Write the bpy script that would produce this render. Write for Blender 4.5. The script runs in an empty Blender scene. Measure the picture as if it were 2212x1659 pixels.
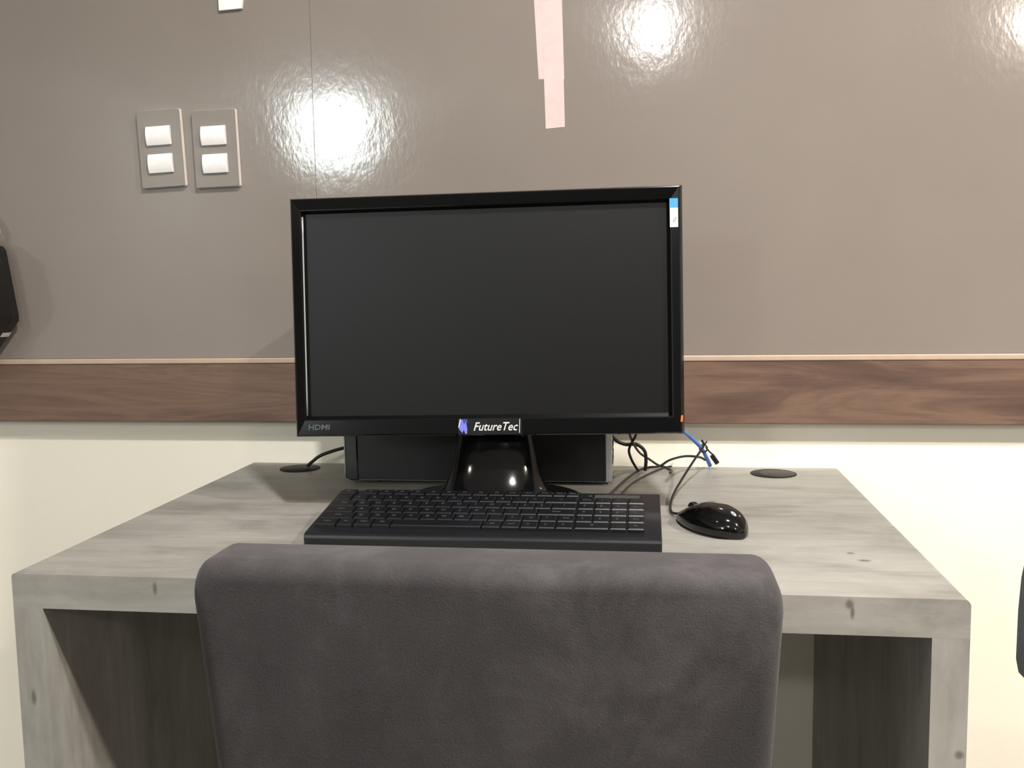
import bpy, bmesh, math, random
from mathutils import Vector, Matrix, Euler

random.seed(4)
PI = math.pi
SC = bpy.context.scene
COL = SC.collection

# ------------------------------------------------------------------ camera
def make_camera():
    yaw, pitch, roll = 0.1414, -0.1041, -0.0166
    cy, sy = math.cos(yaw), math.sin(yaw)
    f = Vector((-sy*math.cos(pitch), cy*math.cos(pitch), math.sin(pitch)))
    r0 = Vector((cy, sy, 0)); u0 = r0.cross(f)
    r = r0*math.cos(roll) + u0*math.sin(roll)
    u = -r0*math.sin(roll) + u0*math.cos(roll)
    cam = bpy.data.cameras.new('camera')
    cam.sensor_fit = 'HORIZONTAL'; cam.sensor_width = 36.0
    cam.lens = 2106.24/2212*36.0
    cam.clip_start = 0.02
    o = bpy.data.objects.new('camera', cam); COL.objects.link(o)
    o.matrix_world = Matrix(((r.x, u.x, -f.x, 0.7385), (r.y, u.y, -f.y, -1.0156), (r.z, u.z, -f.z, 1.0784), (0, 0, 0, 1)))
    SC.camera = o
make_camera()

# ------------------------------------------------------------------ exposure, world, lights
SC.view_settings.view_transform = 'Standard'
SC.view_settings.look = 'None'
SC.view_settings.gamma = 1.0
SC.view_settings.use_curve_mapping = False
SC.view_settings.exposure = 0.0
SC.cycles.use_denoising = True
SC.cycles.max_bounces = 6
SC.cycles.sample_clamp_indirect = 6.0
W = bpy.data.worlds.new('world'); SC.world = W; W.use_nodes = True
W.node_tree.nodes['Background'].inputs[0].default_value = (0.5, 0.5, 0.5, 1)
W.node_tree.nodes['Background'].inputs[1].default_value = 0.2

CEIL = 2.7
def lamp(name, x, y, power, color, size=0.1, size_y=None, spread=150):
    l = bpy.data.lights.new(name, 'AREA')
    l.shape = 'DISK' if size_y is None else 'RECTANGLE'
    l.size = size
    if size_y: l.size_y = size_y
    l.energy = power; l.color = color; l.spread = math.radians(spread)
    o = bpy.data.objects.new(name, l); COL.objects.link(o)
    o.location = (x, y, CEIL-0.02)
    return o
WARM = (1.0, 0.90, 0.78); NEUT = (1.0, 0.975, 0.95); COOL = (0.90, 1.0, 0.98)
def globe(name, x, y, z, power, color, radius):
    l = bpy.data.lights.new(name, 'POINT'); l.shadow_soft_size = radius; l.energy = power; l.color = color
    o = bpy.data.objects.new(name, l); COL.objects.link(o); o.location = (x, y, z); return o
lamp('downlight_desk', 1.0, -0.74, 58, NEUT, 0.13, spread=165)
lamp('downlight_right', 2.75, -0.95, 112, WARM, 0.13, spread=165)
lamp('downlight_left', -1.05, -1.10, 7, WARM, 0.13, spread=165)
globe('ceiling_lamp_behind', 0.76, -3.88, 2.60, 52, NEUT, 0.09)
globe('ceiling_lamp_right', 3.10, -4.15, 2.60, 58, WARM, 0.09)
globe('ceiling_lamp_far', -2.08, -6.30, 2.50, 230, COOL, 0.36)

# ------------------------------------------------------------------ materials
def lin(c):
    out = []
    for v in c:
        v = v/255.0
        out.append(v/12.92 if v <= 0.04045 else ((v+0.055)/1.055)**2.4)
    return (out[0], out[1], out[2], 1.0)

class Mat:
    def __init__(s, name, color=(128, 128, 128), rough=0.5, metal=0.0, spec=0.5):
        s.m = bpy.data.materials.new(name); s.m.use_nodes = True
        s.nt = s.m.node_tree; s.b = s.nt.nodes['Principled BSDF']
        s.b.inputs['Base Color'].default_value = lin(color)
        s.b.inputs['Roughness'].default_value = rough
        s.b.inputs['Metallic'].default_value = metal
        s.b.inputs['Specular IOR Level'].default_value = spec
    def n(s, t, **kw):
        x = s.nt.nodes.new(t)
        for k, v in kw.items():
            if k in x.inputs.keys(): x.inputs[k].default_value = v
            else: setattr(x, k, v)
        return x
    def l(s, a, b): s.nt.links.new(a, b)
    def coords(s, scale=(1, 1, 1), rot=(0, 0, 0)):
        tc = s.n('ShaderNodeTexCoord'); mp = s.n('ShaderNodeMapping')
        mp.inputs['Scale'].default_value = scale; mp.inputs['Rotation'].default_value = rot
        s.l(tc.outputs['Object'], mp.inputs['Vector']); return mp.outputs['Vector']
    def noise(s, vec, scale, detail=4, rough=0.6, dist=0.0):
        x = s.n('ShaderNodeTexNoise', Scale=scale, Detail=detail, Roughness=rough, Distortion=dist)
        s.l(vec, x.inputs['Vector']); return x.outputs['Fac']
    def ramp(s, fac, stops):
        r = s.n('ShaderNodeValToRGB'); e = r.color_ramp.elements
        while len(e) < len(stops): e.new(0.5)
        for i, (p, c) in enumerate(stops):
            e[i].position = p; e[i].color = lin(c)
        s.l(fac, r.inputs['Fac']); return r.outputs['Color']
    def mix(s, a, b, fac, mode='MIX'):
        x = s.nt.nodes.new('ShaderNodeMix'); x.data_type = 'RGBA'; x.blend_type = mode
        for sock, v in ((x.inputs[0], fac), (x.inputs[6], a), (x.inputs[7], b)):
            if hasattr(v, 'is_linked') or hasattr(v, 'links'): s.l(v, sock)
            else: sock.default_value = v
        return x.outputs[2]
    def math(s, op, a, b=None):
        x = s.nt.nodes.new('ShaderNodeMath'); x.operation = op
        for i, v in enumerate((a, b)):
            if v is None: continue
            if isinstance(v, (int, float)): x.inputs[i].default_value = v
            else: s.l(v, x.inputs[i])
        return x.outputs[0]
    def color(s, c): s.l(c, s.b.inputs['Base Color'])
    def bump(s, h, strength, dist=0.001):
        x = s.n('ShaderNodeBump', Strength=strength, Distance=dist)
        s.l(h, x.inputs['Height']); s.l(x.outputs['Normal'], s.b.inputs['Normal'])
        return x
    def emit(s, c, st):
        s.b.inputs['Emission Color'].default_value = lin(c); s.b.inputs['Emission Strength'].default_value = st

def grey_gloss():
    m = Mat('grey_gloss_panel', (140, 131, 125), 0.10, spec=0.5)
    v = m.coords()
    m.color(m.ramp(m.noise(v, 2.2, 3), [(0.3, (133, 124, 117)), (0.7, (139, 130, 122))]))
    v2 = m.coords((1.0, 1.0, 0.55), (0, 0.35, 0))
    fine = m.noise(v2, 150, 2, 0.5)
    broad = m.noise(v, 14, 2, 0.5)
    h = m.math('ADD', m.math('MULTIPLY', fine, 0.00010), m.math('MULTIPLY', broad, 0.00028))
    b = m.n('ShaderNodeBump', Strength=1.0, Distance=1.0)
    m.l(h, b.inputs['Height']); m.l(b.outputs['Normal'], m.b.inputs['Normal'])
    return m.m
def cream_wall():
    m = Mat('cream_wall_paint', (248, 242, 226), 0.6, spec=0.3)
    v = m.coords()
    m.color(m.ramp(m.noise(v, 3, 4), [(0.3, (246, 240, 223)), (0.7, (249, 244, 229))]))
    m.bump(m.noise(v, 260, 3), 0.15, 0.001)
    return m.m
def walnut():
    m = Mat('walnut_laminate', (120, 90, 72), 0.42, spec=0.4)
    v = m.coords((0.55, 1.0, 5.0))
    warp = m.noise(m.coords((0.8, 1, 2.2)), 2.4, 2, 0.5)
    big = m.noise(v, 3.2, 5, 0.62, 1.3)
    fine = m.noise(m.coords((6, 1, 160)), 2.0, 3, 0.6)
    t = m.math('ADD', m.math('MULTIPLY', big, 0.72), m.math('MULTIPLY', warp, 0.28))
    base = m.ramp(t, [(0.32, (76, 60, 52)), (0.43, (96, 75, 65)), (0.52, (120, 96, 81)), (0.58, (106, 84, 72)), (0.70, (136, 110, 92))])
    m.color(m.mix(base, m.ramp(fine, [(0.3, (86, 68, 59)), (0.7, (128, 104, 90))]), 0.16))
    return m.m
def grey_wood(name, axis, spots=()):
    m = Mat(name, (176, 172, 160), 0.42, spec=0.35)
    sc = {'x': (1.5, 4.2, 4.2), 'z': (4.2, 4.2, 1.5)}[axis]
    v = m.coords(sc)
    a = m.noise(v, 3.0, 7, 0.66, 0.5)
    c = m.noise(m.coords(tuple(k*(7 if k > 2 else 2.0) for k in sc)), 2.0, 4, 0.65)
    col = m.ramp(a, [(0.32, (116, 114, 109)), (0.44, (136, 134, 128)), (0.56, (151, 149, 143)), (0.7, (162, 160, 154))])
    col = m.mix(col, m.ramp(c, [(0.35, (112, 108, 101)), (0.7, (166, 164, 157))]), 0.22)
    tc = m.n('ShaderNodeTexCoord')
    for (px, py, pz, rx, ry, rz) in spots:          # knots printed in the laminate
        mp = m.n('ShaderNodeMapping'); mp.vector_type = 'TEXTURE'
        mp.inputs['Location'].default_value = (px, py, pz); mp.inputs['Scale'].default_value = (rx, ry, rz)
        m.l(tc.outputs['Object'], mp.inputs['Vector'])
        g = m.n('ShaderNodeVectorMath'); g.operation = 'LENGTH'; m.l(mp.outputs['Vector'], g.inputs[0])
        k = m.n('ShaderNodeMapRange'); k.inputs['From Min'].default_value = 0.4; k.inputs['From Max'].default_value = 1.0
        k.inputs['To Min'].default_value = 0.75; k.inputs['To Max'].default_value = 0.0
        m.l(g.outputs['Value'], k.inputs['Value'])
        col = m.mix(col, lin((84, 80, 72)), k.outputs['Result'])
    m.color(col)
    m.bump(c, 0.12, 0.001)
    return m.m
def velvet():
    m = Mat('charcoal_velvet', (74, 70, 72), 0.9, spec=0.15)
    v = m.coords((1, 1, 1))
    n1 = m.noise(m.coords((1, 1, 0.75)), 11, 6, 0.66, 0.3); n2 = m.noise(v, 600, 2, 0.5)
    c = m.ramp(n1, [(0.36, (54, 52, 53)), (0.5, (62, 59, 60)), (0.66, (80, 77, 79))])
    m.color(m.mix(c, m.ramp(n2, [(0.3, (40, 38, 39)), (0.7, (72, 69, 70))]), 0.22))
    m.b.inputs['Sheen Weight'].default_value = 0.22
    m.b.inputs['Sheen Roughness'].default_value = 0.45
    m.b.inputs['Sheen Tint'].default_value = lin((190, 188, 190))
    m.bump(n2, 0.35, 0.001)
    return m.m
def plastic(name, color, rough, bump=0.0, spec=0.5):
    m = Mat(name, color, rough, spec=spec)
    v = m.coords(); n = m.noise(v, 40, 3)
    lo = tuple(c*0.975 for c in color); hi = tuple(min(255, c*1.02) for c in color)
    m.color(m.ramp(n, [(0.3, lo), (0.7, hi)]))
    if bump: m.bump(m.noise(v, 900, 2), bump, 0.0005)
    return m.m
M = {}
M['grey'] = grey_gloss(); M['cream'] = cream_wall(); M['walnut'] = walnut()
M['walnut_edge'] = plastic('edge_band_highlight', (186, 164, 146), 0.4)  # brighter light on the rounded trim edge put into a paler colour
M['top_wood'] = grey_wood('grey_oak_laminate_top', 'x', [(0.985, 0.135, 0.75, 0.010, 0.006, 0.01), (0.975, 0.165, 0.75, 0.006, 0.005, 0.01),
     (0.178, 0.0, 0.737, 0.0035, 0.01, 0.010), (0.942, 0.0, 0.742, 0.0055, 0.01, 0.007), (0.945, 0.0, 0.733, 0.003, 0.01, 0.009)])
M['leg_wood'] = grey_wood('grey_oak_laminate_leg', 'z', [(1.054, 0.0, 0.585, 0.006, 0.01, 0.006), (0.018, 0.0, 0.6, 0.004, 0.01, 0.012)])
M['velvet'] = velvet()
M['black_gloss'] = plastic('glossy_black_plastic', (10, 10, 11), 0.10)
M['black_satin'] = plastic('satin_black_plastic', (15, 15, 16), 0.35)
M['black_matte'] = plastic('matte_black_plastic', (15, 15, 16), 0.6, 0.2, 0.35)
M['key'] = plastic('dark_key_plastic', (17, 18, 21), 0.34, 0.12, 0.4)
M['kb_body'] = plastic('keyboard_shell_plastic', (19, 20, 24), 0.32, 0.08, 0.45)
M['legend'] = plastic('grey_key_print', (74, 76, 80), 0.5)
M['screen'] = plastic('matte_screen', (16, 16, 16), 0.40, 0.0, 0.3)
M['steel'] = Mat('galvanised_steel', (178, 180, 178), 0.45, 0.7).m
M['cable'] = plastic('black_cable_rubber', (20, 20, 20), 0.45)
M['cable_grey'] = plastic('dark_grey_cable_rubber', (52, 48, 44), 0.5)
M['blue'] = plastic('blue_network_cable', (84, 132, 210), 0.45)
M['white'] = plastic('white_switch_plastic', (250, 248, 247), 0.3)
M['white_edge'] = plastic('white_plate_edge', (238, 230, 226), 0.4)
M['tape'] = plastic('pinkish_masking_tape', (212, 191, 188), 0.65)
M['sticker_white'] = plastic('white_sticker', (240, 244, 243), 0.4)
M['sticker_blue'] = plastic('blue_sticker', (70, 150, 220), 0.4)
M['sticker_grey'] = plastic('grey_print', (160, 170, 170), 0.4)
M['print_white'] = plastic('white_print', (225, 225, 222), 0.35)
M['print_dim'] = plastic('dim_print', (78, 84, 84), 0.4)
M['print_violet'] = plastic('violet_print', (120, 125, 225), 0.35)
M['print_blue'] = plastic('blue_print', (60, 80, 170), 0.35)
m_ = Mat('red_led', (255, 80, 40), 0.4); m_.emit((255, 70, 30), 2.2); M['led'] = m_.m
M['grommet'] = plastic('grey_grommet_plastic', (62, 60, 57), 0.6, 0, 0.3)
M['grommet_ring'] = plastic('dark_grommet_plastic', (18, 18, 18), 0.6, 0, 0.3)
M['ceiling'] = plastic('white_ceiling_paint', (222, 223, 224), 0.8)
M['taupe'] = plastic('taupe_wall_paint', (96, 92, 88), 0.8)
M['blue_grey'] = plastic('blue_grey_fabric', (104, 110, 124), 0.85, 0.3)
def tile_floor():
    m = Mat('beige_floor_tile', (168, 158, 142), 0.35)
    v = m.coords()
    br = m.n('ShaderNodeTexBrick', Scale=1.0); br.offset = 0.0
    br.inputs['Brick Width'].default_value = 0.5; br.inputs['Row Height'].default_value = 0.5
    br.inputs['Mortar Size'].default_value = 0.004
    br.inputs['Color1'].default_value = lin((128, 120, 110)); br.inputs['Color2'].default_value = lin((122, 114, 105))
    br.inputs['Mortar'].default_value = lin((110, 104, 96))
    m.l(v, br.inputs['Vector']); m.color(m.mix(br.outputs['Color'], m.ramp(m.noise(v, 5, 5), [(0.3, (108, 101, 92)), (0.7, (138, 130, 119))]), 0.3))
    return m.m
M['floor'] = tile_floor()

# ------------------------------------------------------------------ mesh helpers
def obj(name, bm, mat, parent=None, smooth=False, mats=None, loc=None, rot=None):
    me = bpy.data.meshes.new(name)
    bm.normal_update(); bm.to_mesh(me); bm.free()
    for mm in (mats or [mat]): me.materials.append(M[mm] if isinstance(mm, str) else mm)
    if smooth:
        me.polygons.foreach_set('use_smooth', [True]*len(me.polygons))
    o = bpy.data.objects.new(name, me); COL.objects.link(o)
    if parent: o.parent = parent
    if loc: o.location = loc
    if rot: o.rotation_euler = rot
    return o
def thing(name, label, cat, loc=(0, 0, 0), rot=(0, 0, 0), group=None):
    o = bpy.data.objects.new(name, None); COL.objects.link(o)
    o.empty_display_size = 0.05
    o.location = loc; o.rotation_euler = rot
    return tag(o, label, cat, group)
def tag(o, label, cat, group=None):
    o['label'] = label; o['category'] = cat
    if group: o['group'] = group
    return o
def struct(o): o['kind'] = 'structure'; return o

def box(bm, x0, x1, y0, y1, z0, z1, bev=0.0, seg=2, mi=0):
    vs = [bm.verts.new(p) for p in ((x0, y0, z0), (x1, y0, z0), (x1, y1, z0), (x0, y1, z0), (x0, y0, z1), (x1, y0, z1), (x1, y1, z1), (x0, y1, z1))]
    fs = [bm.faces.new([vs[i] for i in q]) for q in ((0, 3, 2, 1), (4, 5, 6, 7), (0, 1, 5, 4), (1, 2, 6, 5), (2, 3, 7, 6), (3, 0, 4, 7))]
    for f in fs: f.material_index = mi
    if bev:
        es = set(e for f in fs for e in f.edges)
        bmesh.ops.bevel(bm, geom=list(es), offset=bev, segments=seg, profile=0.5, affect='EDGES')
    return bm
def bx(*a, **k): return box(bmesh.new(), *a, **k)
def ring_loft(bm, rings, cap=True, closed=True):
    vr = [[bm.verts.new(p) for p in r] for r in rings]
    n = len(rings[0])
    for a, b in zip(vr[:-1], vr[1:]):
        for i in range(n if closed else n-1):
            j = (i+1) % n
            bm.faces.new((a[i], a[j], b[j], b[i]))
    if cap:
        bm.faces.new(list(reversed(vr[0]))); bm.faces.new(vr[-1])
    return bm
def prism(pts, axis, a, b, bev=0.0, seg=2):
    """extrude a closed outline of 2D points along axis from a to b"""
    bm = bmesh.new()
    def P(p, t):
        return {'x': (t, p[0], p[1]), 'y': (p[0], t, p[1]), 'z': (p[0], p[1], t)}[axis]
    r0 = [P(p, a) for p in pts]; r1 = [P(p, b) for p in pts]
    ring_loft(bm, [r0, r1])
    bmesh.ops.recalc_face_normals(bm, faces=bm.faces)
    if bev:
        bmesh.ops.bevel(bm, geom=list(bm.edges), offset=bev, segments=seg, profile=0.5, affect='EDGES')
    return bm
def spline(pts, n=10):
    P = [Vector(p) for p in pts]; P = [P[0]*2-P[1]] + P + [P[-1]*2-P[-2]]
    out = []
    for i in range(1, len(P)-2):
        for k in range(n):
            t = k/n; a, b, c, d = P[i-1:i+3]
            out.append(0.5*((2*b) + (c-a)*t + (2*a-5*b+4*c-d)*t*t + (3*b-a-3*c+d)*t**3))
    out.append(P[-2]); return out
def tube(pts, r, n=8, smooth_n=10, bm=None):
    bm = bm or bmesh.new()
    path = spline(pts, smooth_n) if smooth_n else [Vector(p) for p in pts]
    rings = []; up = Vector((0.3, 0.2, 1)).normalized()
    for i, p in enumerate(path):
        t = (path[min(i+1, len(path)-1)] - path[max(i-1, 0)]).normalized()
        s = t.cross(up)
        if s.length < 1e-3: s = t.cross(Vector((1, 0, 0)))
        s.normalize(); q = s.cross(t).normalized(); up = q
        rings.append([p + (s*math.cos(2*PI*k/n) + q*math.sin(2*PI*k/n))*r for k in range(n)])
    ring_loft(bm, rings)
    bmesh.ops.recalc_face_normals(bm, faces=bm.faces)
    return bm
def disc(cx, cy, z0, z1, r, n=48, bev=0.0, ry=None, bm=None):
    bm = bm or bmesh.new(); ry = ry or r
    prof = [(z0, 0.0)] + ([(z1-bev, 0.0), (z1-bev*0.3, bev*0.3), (z1, bev)] if bev else [(z1, 0.0)])
    rings = [[(cx+(r-d)*math.cos(2*PI*k/n), cy+(ry-d)*math.sin(2*PI*k/n), z) for k in range(n)] for z, d in prof]
    return ring_loft(bm, rings)
def roundrect(x0, x1, z0, z1, r, n=6):
    out = []
    for cx, cz, a0 in ((x1-r, z1-r, 0), (x0+r, z1-r, 90), (x0+r, z0+r, 180), (x1-r, z0+r, 270)):
        for k in range(n+1):
            a = math.radians(a0+90*k/n); out.append((cx+r*math.cos(a), cz+r*math.sin(a)))
    return out
def text_mesh(body, size, shear=0.0, extrude=0.0002, bold=0.0, align='CENTER'):
    cu = bpy.data.curves.new('text', 'FONT'); cu.body = body; cu.size = size; cu.shear = shear
    cu.extrude = extrude; cu.offset = bold; cu.align_x = align; cu.align_y = 'CENTER'; cu.resolution_u = 2
    o = bpy.data.objects.new('text', cu); COL.objects.link(o)
    dg = bpy.context.evaluated_depsgraph_get(); dg.update()
    me = bpy.data.meshes.new_from_object(o.evaluated_get(dg))
    bpy.data.objects.remove(o); bpy.data.curves.remove(cu)
    return me

# ------------------------------------------------------------------ room
X0, X1, YB, YF = -3.6, 5.2, -9.0, 0.705
floor = struct(obj('floor', bx(X0, X1, YB, YF+0.1, -0.1, 0), 'floor'))
ceiling = struct(obj('ceiling', bx(X0, X1, YB, YF+0.1, CEIL, CEIL+0.1), 'ceiling'))
wall_b = struct(obj('wall_back', bx(X0, X1, YF, YF+0.1, 0, CEIL), 'cream'))
struct(obj('wall_left', bx(X0-0.1, X0, YB, YF+0.1, 0, CEIL), 'ceiling'))
struct(obj('wall_right', bx(X1, X1+0.1, YB, YF+0.1, 0, CEIL), 'ceiling'))
struct(obj('wall_front', bx(X0, X1, YB-0.1, YB, 0, CEIL), 'taupe'))
# grey gloss sheets fixed on the back wall, butted with fine seams
seams = [X0, -2.285, -1.065, 0.152, 1.372, 2.592, 3.812, X1]
for a, b in zip(seams[:-1], seams[1:]):
    obj('wall_panel', bx(a+0.0002, b-0.0002, 0.677, YF, 0.949, CEIL, bev=0.0003, seg=1), 'grey', wall_b)
trim = struct(obj('trim_1', bx(X0, X1, 0.673, YF, 0.831, 0.9385, bev=0.0012, seg=1), 'walnut'))
obj('edge_strip', bx(X0, X1, 0.6715, YF-0.002, 0.9388, 0.9487, bev=0.002, seg=2), 'walnut_edge', trim)

# ------------------------------------------------------------------ desk
H = 0.75; DW = 1.061; DD = 0.702; TT = 0.041; LT = 0.037
desk = thing('desk', 'grey weathered-wood desk with thick slab sides carrying the computer', 'desk')
tb = bmesh.new()
prof = [(0, H-TT), (DW, H-TT)]
for k in range(7):
    a = math.radians(90*k/6); prof.append((DW-0.007+0.007*math.cos(a), H-0.007+0.007*math.sin(a)))
for k in range(7):
    a = math.radians(90+90*k/6); prof.append((0.004+0.004*math.cos(a), H-0.004+0.004*math.sin(a)))
bm = prism(prof, 'y', 0, DD)
obj('tabletop', bm, 'top_wood', desk)
for a, b in ((0, LT), (DW-LT, DW)):
    obj('side_panel', bx(a, b, 0.0, DD, 0, H-TT-0.0001), 'leg_wood', desk)
# cable grommets let into the top
g = obj('cable_grommet', disc(0.944, 0.647, H-0.002, H+0.0012, 0.038, bev=0.0006), 'grommet_ring', desk, True)
obj('cap', disc(0.950, 0.645, H+0.0012, H+0.0016, 0.029, bev=0.0003), 'grommet', g, True)
g = obj('cable_grommet', disc(0.113, 0.648, H-0.002, H+0.0012, 0.036, bev=0.0006), 'grommet_ring', desk, True)
obj('cap', disc(0.105, 0.648, H+0.0012, H+0.0016, 0.028, bev=0.0003), 'black_matte', g, True)

# ------------------------------------------------------------------ wall things
def light_switch(x0, x1, z0, z1, label, tilt):
    cx, cz = (x0+x1)/2, (z0+z1)/2
    t = thing('light_switch', label, 'light switch', (cx, 0.677, cz), (0, tilt, 0), 'grey two-button switch plates')
    w, h = (x1-x0)/2, (z1-z0)/2
    obj('backing_frame', prism(roundrect(-w, w, -h, h, 0.003), 'y', -0.0075, 0), 'white_edge', t)
    obj('cover_plate', prism(roundrect(-w+0.0004, w-0.0006, -h+0.0004, h-0.0004, 0.003), 'y', -0.0095, -0.0072, 0.0006, 1), 'grey', t)
    for dz in (0.0225, -0.0265):
        pts = []
        for k in range(9):            # the rocker face bows outwards
            u = -1+2*k/8; pts.append((-0.0095-0.0045-0.0035*(1-u*u), dz+u*0.0168))
        pts = [(-0.009, dz-0.0168)] + pts + [(-0.009, dz+0.0168)]
        obj('rocker_button', prism(pts, 'x', -0.0235, 0.0225, 0.0007, 1), 'white', t)
    return t
light_switch(-0.174, -0.091, 1.259, 1.396, 'grey two-rocker light switch plate nearest the left edge of the wall', math.radians(-2.0))
light_switch(-0.070, 0.0125, 1.256, 1.392, 'grey two-rocker light switch plate, the one of the pair closer to the monitor', math.radians(-1.2))
def wall_poly(name, pts, th, mat, label, cat, group=None, base=0.677):
    cx = sum(p[0] for p in pts)/len(pts); cz = sum(p[1] for p in pts)/len(pts)
    o = obj(name, prism([(p[0]-cx, p[1]-cz) for p in pts], 'y', -th, 0), mat, loc=(cx, base, cz))
    return tag(o, label, cat, group)
wall_poly('tape_strip', [(0.5415, 1.64), (0.5915, 1.64), (0.5955, 1.419), (0.5520, 1.4205)], 0.0003, 'tape', 'wider upper strip of pinkish-white tape on the wall above the monitor', 'tape', 'strips of pale tape on the wall')
wall_poly('tape_strip', [(0.5580, 1.55), (0.5930, 1.55), (0.5958, 1.3395), (0.5630, 1.3375)], 0.0003, 'tape', 'narrower lower strip of pinkish-white tape ending above the monitor', 'tape', 'strips of pale tape on the wall', 0.6767)
o = obj('wall_tag', prism([(-0.0225, -0.016), (0.0200, -0.0145), (0.0225, 0.0), (0.0225, 0.05), (-0.0230, 0.05)], 'y', -0.006, 0, 0.0008, 2), 'white', loc=(0.0105, 0.677, 1.578))
tag(o, 'small white plastic tag on the grey wall above the light switches', 'tag')

# loudspeaker on the wall at the left
sp = thing('wall_speaker', 'black angular loudspeaker fixed to the grey wall panel above the desk, left', 'speaker', (-0.427, 0.672, 1.026))
def spk(y0, r0, y1, r1):
    pts = [(0.0, -0.004), (0.0005, 0.006), (-0.016, 0.126), (-0.022, 0.134), (-0.075, 0.15), (-0.17, 0.15), (-0.20, 0.02), (-0.15, -0.12), (-0.10, -0.12)]
    c = (-0.09, 0.02); bm = bmesh.new()
    rings = [[(c[0]+(p[0]-c[0])*r, y, c[1]+(p[1]-c[1])*r) for p in pts] for y, r in ((y1, r1), (y1-0.02, r1), (y0+0.004, r0), (y0, r0*0.96))]
    ring_loft(bm, rings); bmesh.ops.recalc_face_normals(bm, faces=bm.faces); return bm
obj('cabinet', spk(-0.12, 0.80, -0.012, 1.0), 'black_satin', sp)
obj('grille', prism([(-0.028, 0.005), (-0.040, 0.105), (-0.15, 0.11), (-0.165, 0.02), (-0.135, -0.08), (-0.098, -0.08)], 'y', -0.123, -0.119, 0.0008, 1), 'black_matte', sp)
obj('badge', prism([(-0.0245, -0.0335), (-0.0190, -0.0265), (-0.0155, -0.0120), (-0.0205, -0.0180)], 'y', -0.0335, -0.0100), 'print_white', sp)
obj('bracket', tube([(-0.12, -0.006, 0.24), (-0.06, -0.008, 0.20), (-0.030, -0.010, 0.165), (-0.035, -0.016, 0.148), (-0.055, -0.030, 0.138)], 0.004), 'steel', sp, True)
obj('bracket_plate', bx(-0.16, -0.06, -0.012, 0.005, 0.02, 0.26, bev=0.002), 'black_satin', sp)

# ------------------------------------------------------------------ computer tower behind the monitor
tw = thing('computer_tower', 'black computer tower standing on the desk behind the monitor', 'computer', (0.2385, 0.524, H), (0, 0, math.radians(1.0)))
TL, TD, TH, TF = 0.434, 0.122, 0.345, 0.006
obj('chassis', bx(0.022, TL-0.001, 0.002, TD-0.002, TF, TH-0.002), 'steel', tw)
obj('side_cover', bx(0.020, TL-0.004, -0.001, 0.003, TF+0.001, TH-0.001, bev=0.001), 'black_satin', tw)
obj('side_cover', bx(0.020, TL-0.004, TD-0.003, TD+0.001, TF+0.001, TH-0.001, bev=0.001), 'black_satin', tw)
obj('top_cover', bx(0.020, TL-0.004, 0.0031, TD-0.0031, TH-0.0019, TH, bev=0.0006), 'black_satin', tw)
bm = prism([(0.0, TF+0.004), (0.010, TF), (0.0215, TF), (0.0215, TH+0.001), (0.008, TH+0.001), (0.0, TH-0.006)], 'y', -0.003, TD+0.002, 0.002, 2)
obj('front_bezel', bm, 'black_gloss', tw)
obj('bezel_edge', prism([(-0.0022, TF+0.01), (-0.0002, TF+0.01), (-0.0002, TH-0.01), (-0.0022, TH-0.01)], 'y', 0.0, TD, 0.0005, 1), 'steel', tw)
rp = obj('rear_panel', bx(TL-0.0012, TL+0.0055, 0.006, TD+0.006, TF, TH-0.002, bev=0.0008), 'steel', tw)
for k in range(5): obj('slot_cover', bx(TL+0.0055, TL+0.0065, 0.03, 0.095, 0.03+k*0.022, 0.045+k*0.022), 'black_matte', rp)
obj('port_block', bx(TL+0.0055, TL+0.008, 0.03, 0.09, 0.16, 0.29, bev=0.001), 'grommet_ring', rp)
for fx in (0.03, TL-0.04):
    for fy in (0.015, TD-0.03): obj('foot', bx(fx, fx+0.02, fy, fy+0.015, 0, TF, bev=0.001), 'grommet', tw)

# ------------------------------------------------------------------ monitor
mon = thing('monitor', 'black widescreen monitor with a switched-off screen on a glossy stand', 'monitor', (0.505, 0.385, H+0.0014))
MW, MH = 0.554, 0.3415
hd = bpy.data.objects.new('display_head', None)      # frame of reference of the tilted head, folded into each mesh below
MR = Matrix.Translation((0.0022, -0.052, 0.2830)) @ Euler((math.radians(-3.4), math.radians(-0.5), math.radians(1.6))).to_matrix().to_4x4()
bpy.data.objects.remove(hd)
def hobj(name, bm, mat, parent=mon, smooth=False):
    bmesh.ops.transform(bm, matrix=MR, verts=bm.verts)
    return obj(name, bm, mat, parent, smooth)
SX, SZT, SZB = 0.2555, 0.1480, 0.1415                 # half screen width, screen top and bottom
w, h = MW/2, MH/2
def loop(x, zt, zb, y): return [(-x, y, -zb), (x, y, -zb), (x, y, zt), (-x, y, zt)]
bm = bmesh.new()
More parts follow.
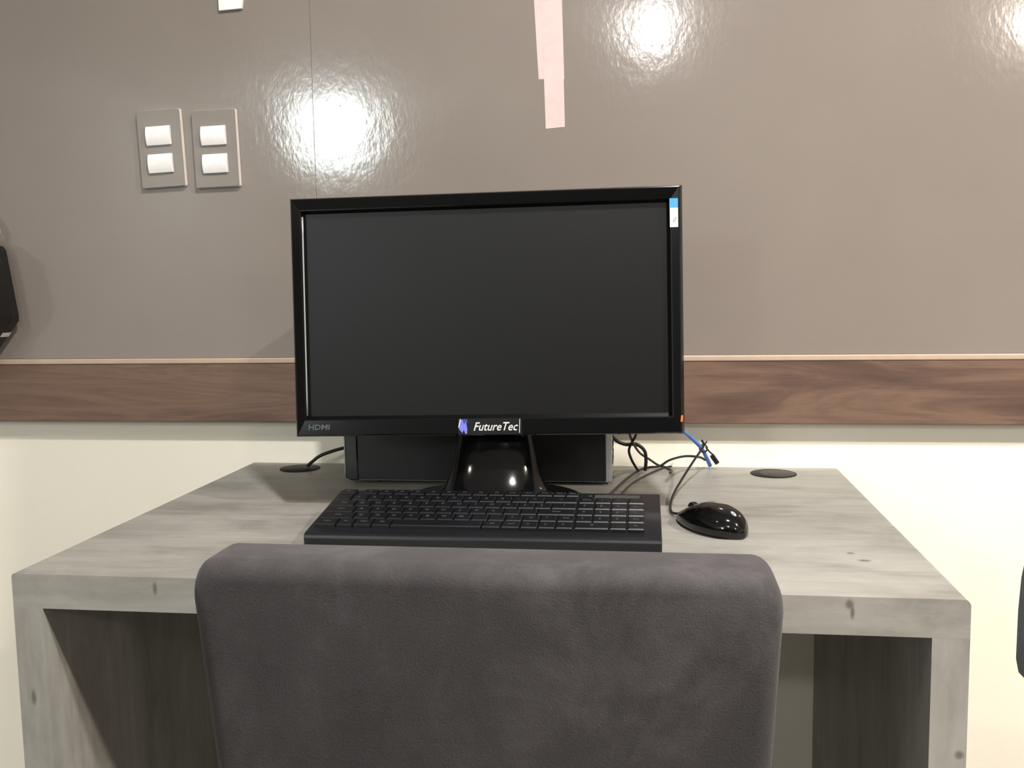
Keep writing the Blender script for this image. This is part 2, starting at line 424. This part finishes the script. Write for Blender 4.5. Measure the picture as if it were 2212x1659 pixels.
# bezel: outer side, rolled outer edge, sloping face, inner lip down to the screen
ring_loft(bm, [loop(w-0.003, h-0.003, h-0.003, 0.022), loop(w, h, h, 0.018), loop(w, h, h, 0.0075), loop(w-0.0032, h-0.002, h-0.002, 0.0006), loop(w-0.005, h-0.0035, h-0.0035, 0.0),
               loop(SX+0.0066, SZT+0.0056, SZB+0.006, 0.0018), loop(SX+0.0052, SZT+0.004, SZB+0.0046, 0.0024), loop(SX, SZT, SZB, 0.0120)], cap=False)
bmesh.ops.recalc_face_normals(bm, faces=bm.faces)
for v in list(bm.verts): pass
bz = hobj('bezel', bm, 'black_gloss')
hobj('bezel_glint', tube([(-SX-0.0030, 0.0050, SZT-0.004), (-SX-0.0034, 0.0050, 0.05), (-SX-0.0036, 0.0050, -0.05), (-SX-0.0038, 0.0050, -SZB+0.001)], 0.0013, 8, 4), 'steel', bz, True)  # glint on the left lip, put in as a bright metal bead
hobj('screen', bx(-SX-0.001, SX+0.001, 0.0115, 0.016, -SZB-0.001, SZT+0.001), 'screen')
bm = bmesh.new()
ring_loft(bm, [loop(w-0.003, h-0.003, h-0.003, 0.0205), loop(w-0.02, h-0.02, h-0.02, 0.034), loop(0.17, 0.10, 0.12, 0.055), loop(0.15, 0.08, 0.10, 0.058)])
bmesh.ops.recalc_face_normals(bm, faces=bm.faces)
bk = hobj('back_cover', bm, 'black_matte')
bm = bmesh.new()
for k in range(14): box(bm, -0.13+k*0.02, -0.12+k*0.02, 0.0575, 0.0586, 0.03, 0.07)
hobj('vent_slots', bm, 'grommet_ring', bk)
# stand: glossy neck flaring like a bell into an oval foot
def ell(cx, cy, rx, ry, z, n=40, p=2.4):
    out = []
    for k in range(n):
        a = 2*PI*k/n; c, s = math.cos(a), math.sin(a)
        out.append((cx+rx*math.copysign(abs(c)**(2/p), c), cy+ry*math.copysign(abs(s)**(2/p), s), z))
    return out
nx = 0.006
NK = [(0.150, 0.050, 0.020, 0.012), (0.110, 0.053, 0.022, 0.010), (0.086, 0.058, 0.026, 0.006), (0.070, 0.0615, 0.031, 0.004), (0.055, 0.065, 0.037, 0.002), (0.043, 0.069, 0.043, 0.0),
      (0.032, 0.074, 0.050, -0.001), (0.024, 0.081, 0.057, -0.002), (0.018, 0.092, 0.066, -0.002), (0.015, 0.105, 0.078, -0.002)]
bm = bmesh.new(); ring_loft(bm, [ell(nx, yo+0.004, rx, ry, z) for z, rx, ry, yo in NK]); bmesh.ops.recalc_face_normals(bm, faces=bm.faces)
nk = obj('stand_neck', bm, 'black_gloss', mon, True)
bm = bmesh.new(); ring_loft(bm, [ell(nx, 0.002, rx, ry, z, 56, 2.1) for z, rx, ry in ((0, 0.128, 0.098), (0.004, 0.134, 0.104), (0.010, 0.133, 0.103), (0.014, 0.124, 0.095), (0.0165, 0.100, 0.072))])
bmesh.ops.recalc_face_normals(bm, faces=bm.faces)
obj('stand_base', bm, 'black_gloss', mon, True)
bm = bx(-0.045+nx, 0.045+nx, -0.006, 0.012, 0.10, 0.20, bev=0.004); obj('hinge_block', bm, 'black_satin', mon)

def flat(name, pts, mat, y=-0.0004, th=0.0004, parent=bz):
    return hobj(name, prism([(a, b+0.0005 if b > 0 else b-0.0007) for a, b in pts], 'y', y, y+th), mat, parent)
def rect(x0, x1, z0, z1): return [(x0, z0), (x1, z0), (x1, z1), (x0, z1)]
# energy sticker, top right corner of the bezel
flat('energy_sticker', rect(0.2600, 0.2725, 0.1125, 0.1385), 'sticker_white', 0.0002, 0.0004)
flat('blue_sticker_band', rect(0.2596, 0.2722, 0.1385, 0.1515), 'sticker_blue', 0.0002, 0.0004)
flat('sticker_print', [(0.2625, 0.119), (0.2660, 0.119), (0.2705, 0.126), (0.2670, 0.126)], 'sticker_grey', 0.0000, 0.0003)
flat('power_light', [(0.2715, -0.1525), (0.2742, -0.1525), (0.2750, -0.1440), (0.2723, -0.1440)], 'led', -0.0006, 0.0012)
def mtext(name, body, size, x, z, mat, shear=0.0, bold=0.0, y=-0.0002, width=None, parent=bz):
    me = text_mesh(body, size, shear, 0.0002, bold)
    bm = bmesh.new(); bm.from_mesh(me); bpy.data.meshes.remove(me)
    xs = [v.co.x for v in bm.verts]; sx = (width/(max(xs)-min(xs))) if width else 1.0
    cx = (max(xs)+min(xs))/2
    for v in bm.verts: v.co = Vector(((v.co.x-cx)*sx+x, y-v.co.z, v.co.y+z-0.0007))
    return hobj(name, bm, mat, parent)
plate = flat('name_badge', rect(-0.0385, 0.052, -0.1685, -0.1455), 'black_satin', -0.0006, 0.0014)
mtext('badge_lettering', 'FutureTec', 0.0168, 0.0150, -0.1575, 'print_white', 0.35, 0.00012, -0.0008, 0.063, plate)
flat('badge_emblem', [(-0.0375, -0.160), (-0.0345, -0.147), (-0.0325, -0.147), (-0.0300, -0.154), (-0.0275, -0.149), (-0.0255, -0.160), (-0.0262, -0.167), (-0.0285, -0.167), (-0.0305, -0.161), (-0.0325, -0.166)], 'print_violet', -0.0010, 0.0005, plate)
flat('badge_emblem', [(-0.0325, -0.1465), (-0.0255, -0.1465), (-0.0250, -0.1525), (-0.0280, -0.1480), (-0.0300, -0.1530)], 'print_blue', -0.0010, 0.0005, plate)
flat('badge_emblem', [(-0.0383, -0.158), (-0.0358, -0.1462), (-0.0345, -0.1462), (-0.0370, -0.158)], 'print_white', -0.0011, 0.0005, plate)
flat('badge_edge', [(0.0480, -0.166), (0.0488, -0.166), (0.0495, -0.1465), (0.0487, -0.1465)], 'print_white', -0.0010, 0.0005, plate)
mtext('port_logo', 'HDMI', 0.0105, -0.2405, -0.1565, 'print_dim', 0.1, 0.0003, -0.0002, 0.032)

# ------------------------------------------------------------------ keyboard
kb = thing('keyboard', 'black full-size keyboard with number pad in front of the monitor', 'keyboard', (0.306, 0.1365, H+0.0003), (0, 0, math.radians(0.35)))
KW, KD = 0.4465, 0.165
SL = math.radians(7.6)
kp = [(0.004, 0.0008), (0.001, 0.004), (0.0, 0.012), (0.0015, 0.0165), (0.006, 0.0185)]
kp += [(KD-0.006, 0.0185+math.tan(SL)*(KD-0.012)), (KD, 0.0185+math.tan(SL)*(KD-0.012)-0.003), (KD, 0.026), (KD-0.004, 0.022)]
obj('keyboard_shell', prism(kp, 'x', 0, KW, 0.0012, 2), 'kb_body', kb)
for fx in (0.03, KW-0.055): obj('foot', bx(fx, fx+0.025, KD-0.020, KD-0.012, 0.0, 0.026, bev=0.001), 'black_matte', kb)
def plane_z(y): return 0.0185 + math.tan(SL)*(y-0.006)
U = 0.0219
rows = []
rows.append([('Esc', 1), (None, 0.4)] + [('F%d' % i, 1) for i in range(1, 13)] + [('Prt', 0.8), ('Brk', 0.8)])
rows.append([(c, 1) for c in '`1234567890-='] + [('<-', 2)])
rows.append([('Tab', 1.5)] + [(c, 1) for c in 'QWERTYUIOP[]'] + [('\\', 1.5)])
rows.append([('Caps', 1.75)] + [(c, 1) for c in "ASDFGHJKL;'"] + [('Enter', 2.25)])
rows.append([('Shift', 2.0)] + [(c, 1) for c in 'ZXCVBNM,./'] + [('Sh', 1), ('^', 1), ('Del', 1)])
rows.append([('Ctrl', 1.3), ('Fn', 1), ('Win', 1.1), ('Alt', 1.1), ('', 5.3), ('Alt', 1.1), ('Ctrl', 1.1), ('<', 1), ('v', 1), ('>', 1)])
pad = [[('Num', 1), ('/', 1), ('*', 1), ('-', 1)], [('7', 1), ('8', 1), ('9', 1), ('+', 1)], [('4', 1), ('5', 1), ('6', 1), ('=', 1)], [('1', 1), ('2', 1), ('3', 1), ('Ent', 1)], [('0', 2), ('.', 1), ('En', 1)]]
yrow = [0.1425, 0.1195, 0.0975, 0.0755, 0.0535, 0.0315]    # row centres (y inside the keyboard)
hrow = [0.0170, 0.0205, 0.0205, 0.0205, 0.0205, 0.0205]
def key(cx, cy, kw, kd, legend, big=False):
    zb = plane_z(cy)-0.0012
    bm = bmesh.new(); a, b = kw/2, kd/2; t = 0.0014; zt = 0.0062
    def R4(x0, x1, y0, y1, z): return [(x0, y0, z), (x1, y0, z), (x1, y1, z), (x0, y1, z)]
    ring_loft(bm, [R4(-a, a, -b, b, 0), R4(-a+0.0003, a-0.0003, -b+0.0003, b-0.0003, zt-0.0012), R4(-a+t, a-t, -b+t, b-t*0.8, zt)])
    if legend:
        sz = 0.0075 if len(legend) == 1 else (0.0054 if len(legend) < 4 else 0.0050)
        me = text_mesh(legend, sz, 0, 0.0, 0.00012)
        n0 = len(bm.faces)
        b2 = bmesh.new(); b2.from_mesh(me); bpy.data.meshes.remove(me)
        for v in b2.verts: v.co = Vector((v.co.x-(a-0.0055 if len(legend) == 1 and kw < 0.023 else 0)*0.45, v.co.y+0.001, zt+0.0001))
        tmp = bpy.data.meshes.new('t'); b2.to_mesh(tmp); b2.free()
        bm.from_mesh(tmp); bpy.data.meshes.remove(tmp)
        bm.faces.ensure_lookup_table()
        for f in bm.faces[n0:]: f.material_index = 1
    return obj('key', bm, None, kb, mats=['key', 'legend'], loc=(cx, cy, zb), rot=(SL, 0, 0))
XL = 0.0065
for r, row in enumerate(rows):
    x = XL; tot = sum(k[1] for k in row); sc = 15.15/tot*U
    for leg, kw in row:
        if leg is not None: key(x+kw*sc/2, yrow[r], kw*sc-0.0014, hrow[r], leg)
        x += kw*sc
XP = XL + 15.15*U + 0.001
for r, row in enumerate(pad):
    x = XP
    for leg, kw in row:
        key(x+kw*U*0.99/2, yrow[r+1], kw*U*0.99-0.0014, hrow[r+1], leg)
        x += kw*U*0.99
lp = obj('indicator_panel', bx(0.02, 0.080, -0.0055, 0.0055, 0, 0.0022, bev=0.0006), 'grommet', kb, loc=(XP+0.0, yrow[0]+0.001, plane_z(yrow[0])-0.0005), rot=(SL, 0, 0))
for k in range(3): obj('indicator_light', bx(0.012+k*0.02, 0.016+k*0.02, -0.001, 0.001, 0.002, 0.0026), 'legend', lp)

# ------------------------------------------------------------------ mouse
ms = thing('computer_mouse', 'glossy black corded mouse on the desk beside the keyboard', 'mouse', (0.8165, 0.268, H), (0, 0, math.atan2(0.098, -0.072)))
L = 0.126
def endr(t, e=0.17): return 1.0 if t > e else math.sqrt(max(0.03, 1-((e-t)/e)**2*0.97))
def mw(t): return endr(t)**0.75*0.0325*math.sin(PI*min(1, max(0, (t*0.93+0.035)))**0.80)**0.62 * (1-0.10*max(0, t-0.45))
def mh(t): return 0.0035 + endr(t, 0.10)**0.6*0.0335*math.sin(PI*min(1, t*0.90+0.05)**0.74)**0.80
rings = []; NS = 26; NR = 24
for i in range(NS+1):
    t = 0.5-0.5*math.cos(PI*i/NS); x = -L/2 + t*L
    wd, ht = mw(t), mh(t); rr = []
    if i in (0, NS): wd *= 0.55; ht *= 0.6
    for k in range(NR):
        a = 2*PI*k/NR; c, s = math.cos(a), math.sin(a)
        z = 0.004 + (ht-0.004)*abs(s)**0.85 if s >= 0 else 0.004 - 0.0034*min(1, abs(s)*1.6)
        rr.append((x, wd*math.copysign(abs(c)**0.8, c)*(1 if s >= -0.1 else 0.94), z))
    rings.append(rr)
bm = bmesh.new(); ring_loft(bm, rings); bmesh.ops.recalc_face_normals(bm, faces=bm.faces)
obj('mouse_shell', bm, 'black_gloss', ms, True)
def surf(t, y):
    wd, ht = mw(t), mh(t); q = min(1, abs(y/wd))**(1/0.8)
    return 0.004+(ht-0.004)*max(0, 1-q*q)**(0.5*0.85)
obj('button_seam', tube([(-L/2+t*L, 0, surf(t, 0)+0.0001) for t in (0.56, 0.68, 0.80, 0.90)], 0.0004, 6, 6), 'grommet_ring', ms, True)
obj('button_seam', tube([(-L/2+t*L, yy, surf(t, yy)+0.0001) for t, yy in ((0.50, -0.024), (0.54, -0.012), (0.555, 0), (0.54, 0.012), (0.50, 0.024))], 0.0004, 6, 6), 'grommet_ring', ms, True)
wb = bmesh.new(); ring_loft(wb, [[(r_*math.cos(2*PI*k/20), yv, r_*math.sin(2*PI*k/20)) for k in range(20)] for yv, r_ in ((-0.004, 0.007), (-0.003, 0.0085), (0.003, 0.0085), (0.004, 0.007))])
bmesh.ops.recalc_face_normals(wb, faces=wb.faces)
obj('scroll_wheel', wb, 'black_matte', ms, True, loc=(-L/2+0.77*L, 0, surf(0.77, 0)-0.004))
bm = bmesh.new(); ring_loft(bm, [[(-0.046+r_*math.cos(2*PI*k/20), 0.6*r_*math.sin(2*PI*k/20), surf(0.13+r_*math.cos(2*PI*k/20)/L, 0)+dz) for k in range(20)] for dz, r_ in ((0, 0.0045), (0.0003, 0.0043))])
obj('badge', bm, 'sticker_grey', ms)

def wire(name, pts, r, mat, label=None, cat='cable', group=None, parent=None, n=8):
    o = obj(name, tube(pts, r, n, 10), mat, parent, True)
    if label: tag(o, label, cat, group)
    return o
# the mouse lead, in world space then brought into the mouse's frame
Mi = (Matrix.Translation(ms.location) @ ms.rotation_euler.to_matrix().to_4x4()).inverted()
pts = [(0.7775, 0.322, 0.757), (0.770, 0.340, 0.7535), (0.767, 0.372, 0.753), (0.7715, 0.430, 0.757), (0.786, 0.505, 0.765), (0.806, 0.575, 0.780), (0.8235, 0.625, 0.794), (0.829, 0.650, 0.798), (0.8265, 0.664, 0.803)]
obj('cord', tube([Mi @ Vector(p) for p in pts], 0.0019), 'cable', ms, True)
# cables behind the desk computer
G = 'cables behind the monitor'
wire('blue_cable', [(0.776, 0.50, 0.850), (0.786, 0.565, 0.838), (0.800, 0.610, 0.822), (0.815, 0.635, 0.805), (0.826, 0.655, 0.790), (0.8345, 0.680, 0.772), (0.842, 0.690, 0.7545)], 0.0034, 'blue', 'bright blue network cable dropping from behind the monitor to the desk', group=G)
wire('video_cable', [(0.664, 0.600, 0.835), (0.680, 0.615, 0.812), (0.697, 0.620, 0.803), (0.716, 0.620, 0.803), (0.729, 0.622, 0.792), (0.7315, 0.625, 0.775), (0.730, 0.63, 0.757)], 0.0030, 'cable', 'thick black cable looping down beside the tower, rightmost of the loop', group=G)
wire('power_cable', [(0.712, 0.560, 0.846), (0.7155, 0.570, 0.828), (0.7085, 0.585, 0.812), (0.7035, 0.60, 0.796), (0.7075, 0.615, 0.778), (0.7145, 0.630, 0.762), (0.7185, 0.64, 0.7535)], 0.0022, 'cable', 'thin black cable bending down nearest to the tower rear', group=G)
wire('power_cable', [(0.7, 0.575, 0.850), (0.7045, 0.585, 0.828), (0.712, 0.60, 0.806), (0.722, 0.625, 0.787), (0.738, 0.66, 0.770), (0.752, 0.68, 0.757), (0.766, 0.675, 0.7535), (0.775, 0.655, 0.7525), (0.772, 0.635, 0.7525)], 0.0020, 'cable_grey', 'dark grey cable crossing the black ones and curling on the desk', group=G)
wire('keyboard_cable', [(0.676, 0.30, 0.782), (0.679, 0.42, 0.760), (0.690, 0.52, 0.7535), (0.703, 0.585, 0.7535), (0.722, 0.655, 0.7535), (0.738, 0.676, 0.7535), (0.755, 0.675, 0.756), (0.772, 0.668, 0.768), (0.797, 0.662, 0.776), (0.8215, 0.655, 0.776), (0.832, 0.66, 0.770)], 0.0021, 'cable_grey', 'brown-grey cord running from the keyboard back to the tied cable bundle', group=G)
wire('keyboard_cable', [(0.692, 0.33, 0.7535), (0.695, 0.44, 0.7532), (0.708, 0.53, 0.7532), (0.728, 0.595, 0.7532), (0.746, 0.643, 0.7532), (0.760, 0.672, 0.7532), (0.775, 0.688, 0.7532)], 0.0018, 'cable_grey', 'thin brown-grey cord lying flat on the desk, nearest the mouse', group=G)
wire('power_cable', [(0.225, 0.672, 0.795), (0.200, 0.664, 0.788), (0.175, 0.655, 0.782), (0.152, 0.648, 0.774), (0.138, 0.645, 0.764), (0.128, 0.645, 0.7555)], 0.0030, 'cable', 'black cable rising from the left desk grommet to the tower')
tie = thing('cable_tie', 'black cable tie holding blue cable and mouse cord together', 'cable tie', (0.8285, 0.656, 0.791))
obj('strap', tube([(0.0065*math.cos(2*PI*k/10), 0.002*math.sin(2*PI*k/10), 0.006*math.sin(2*PI*k/10)) for k in range(11)], 0.0015, 6, 2), 'cable', tie, True)
obj('tail', tube([(0.004, 0, 0.002), (0.010, 0.004, -0.006), (0.017, 0.008, -0.013), (0.023, 0.012, -0.023)], 0.0014, 6, 6), 'cable', tie, True)
obj('tail', tube([(0.002, 0, 0.006), (0.004, -0.002, 0.010), (0.0055, -0.002, 0.013)], 0.0012, 6, 4), 'cable', tie, True)
pl = obj('cable_plug', bx(-0.004, 0.004, -0.004, 0.004, -0.009, 0.009, bev=0.0015), 'cable', tie, loc=(0.020, 0.018, -0.022), rot=(0.2, -0.6, 0))

# ------------------------------------------------------------------ chair in front of the desk
ch = thing('upholstered_chair', 'charcoal velvet upholstered chair pushed up to the grey desk', 'chair', (0.6035, -0.06, 0))
def back_profile(w0, w1, z0, z1, r, n=8):
    """outline in x,z: narrower at the bottom, round shoulders"""
    pts = [(-w0, z0), (w0, z0)]
    pts += [(w0+(w1-w0)*k/6, z0+(z1-r*1.6-z0)*k/6) for k in range(1, 7)]
    for k in range(1, n+1):
        a = math.radians(90*k/n); pts.append((w1-r+r*math.cos(a), z1-r*1.6+r*1.6*math.sin(a)))
    m = [(-x, z) for x, z in reversed(pts[2:])]
    return pts + m
def cushion(outline, y0, y1, er, lean, n=6):
    cz = sum(p[1] for p in outline)/len(outline)
    zs = [p[1] for p in outline]; zmin, zmax = min(zs), max(zs)
    xm = max(p[0] for p in outline)
    bm = bmesh.new(); rings = []
    seq = []
    for k in range(n+1):
        a = math.radians(90*k/n); seq.append((y0+er*(1-math.sin(a)), er*(1-math.cos(a))))
    seq = list(reversed(seq))
    seq = [(y0 + er - er*math.sin(math.radians(90-90*k/n)), er - er*math.cos(math.radians(90-90*k/n))) for k in range(n+1)]
    mir = [(y1-(y-y0), d) for y, d in reversed(seq)]
    for y, d in seq+mir:
        ring = []
        for x, z in outline:
            sx = 1 - d/xm
            zz = zmin+d + (z-zmin)*(1-2*d/(zmax-zmin))
            ring.append((x*sx, y - lean*(zz-0.45), zz))
        rings.append(ring)
    ring_loft(bm, rings); bmesh.ops.recalc_face_normals(bm, faces=bm.faces)
    return bm
bo = back_profile(0.2135, 0.2345, 0.40, 0.8605, 0.020)
obj('backrest', cushion(bo, -0.205, -0.132, 0.017, 0.085), 'velvet', ch, True)
# seat
so = roundrect(-0.22, 0.22, -0.155, 0.26, 0.035)
bm = bmesh.new()
ring_loft(bm, [[(x*s, y*s+(1-s)*0.05, z) for x, y in so] for z, s in ((0.385, 0.97), (0.392, 0.995), (0.45, 1.0), (0.468, 0.985), (0.474, 0.95))])
bmesh.ops.recalc_face_normals(bm, faces=bm.faces)
obj('seat', bm, 'velvet', ch, True)
obj('seat_frame', bx(-0.205, 0.205, -0.15, 0.245, 0.355, 0.386, bev=0.003), 'black_satin', ch)
for sx in (-1, 1):
    for sy, ty in ((-0.14, -0.20), (0.23, 0.235)):
        bm = bmesh.new()
        ring_loft(bm, [[(sx*0.185+a*0.013, ty+b*0.013, 0.0) for a, b in ((-1, -1), (1, -1), (1, 1), (-1, 1))], [(sx*0.185+a*0.019, sy+b*0.019, 0.358) for a, b in ((-1, -1), (1, -1), (1, 1), (-1, 1))]])
        obj('leg', bm, 'black_satin', ch)

# neighbouring chair at the right edge
nc = thing('task_chair', 'blue-grey fabric chair, only its back edge showing beyond the desk, right', 'chair', (1.412, 0.10, 0), (0, 0, math.radians(-90)))
bo = [(-0.205, 0.0), (-0.195, -0.014), (0.195, -0.014), (0.205, 0.0), (0.204, 0.07), (0.197, 0.12), (0.178, 0.17), (0.14, 0.22), (-0.14, 0.22), (-0.178, 0.17), (-0.197, 0.12), (-0.204, 0.07)]
obj('backrest', cushion([(x, z+0.570) for x, z in bo], -0.20, -0.14, 0.012, 0.0), 'blue_grey', nc, True)
obj('back_support', bx(-0.03, 0.03, -0.16, -0.135, 0.42, 0.70, bev=0.004), 'black_satin', nc)
so = roundrect(-0.22, 0.22, -0.16, 0.27, 0.06)
bm = bmesh.new(); ring_loft(bm, [[(x*s, y*s, z) for x, y in so] for z, s in ((0.42, 0.97), (0.43, 1.0), (0.47, 1.0), (0.485, 0.95))]); bmesh.ops.recalc_face_normals(bm, faces=bm.faces)
obj('seat', bm, 'blue_grey', nc, True)
obj('gas_lift', disc(0, 0.05, 0.10, 0.42, 0.025), 'black_satin', nc, True)
for k in range(5):
    a = 2*PI*k/5; c, s = math.cos(a), math.sin(a)
    lg = obj('leg', tube([(0, 0.05, 0.11), (0.14*c, 0.05+0.14*s, 0.095), (0.25*c, 0.05+0.25*s, 0.065)], 0.016, 8, 4), 'black_satin', nc, True)
    obj('caster', disc(0, 0, -0.012, 0.012, 0.025), 'black_matte', lg, True, loc=(0.25*c, 0.05+0.25*s, 0.025), rot=(PI/2, 0, a+PI/2))
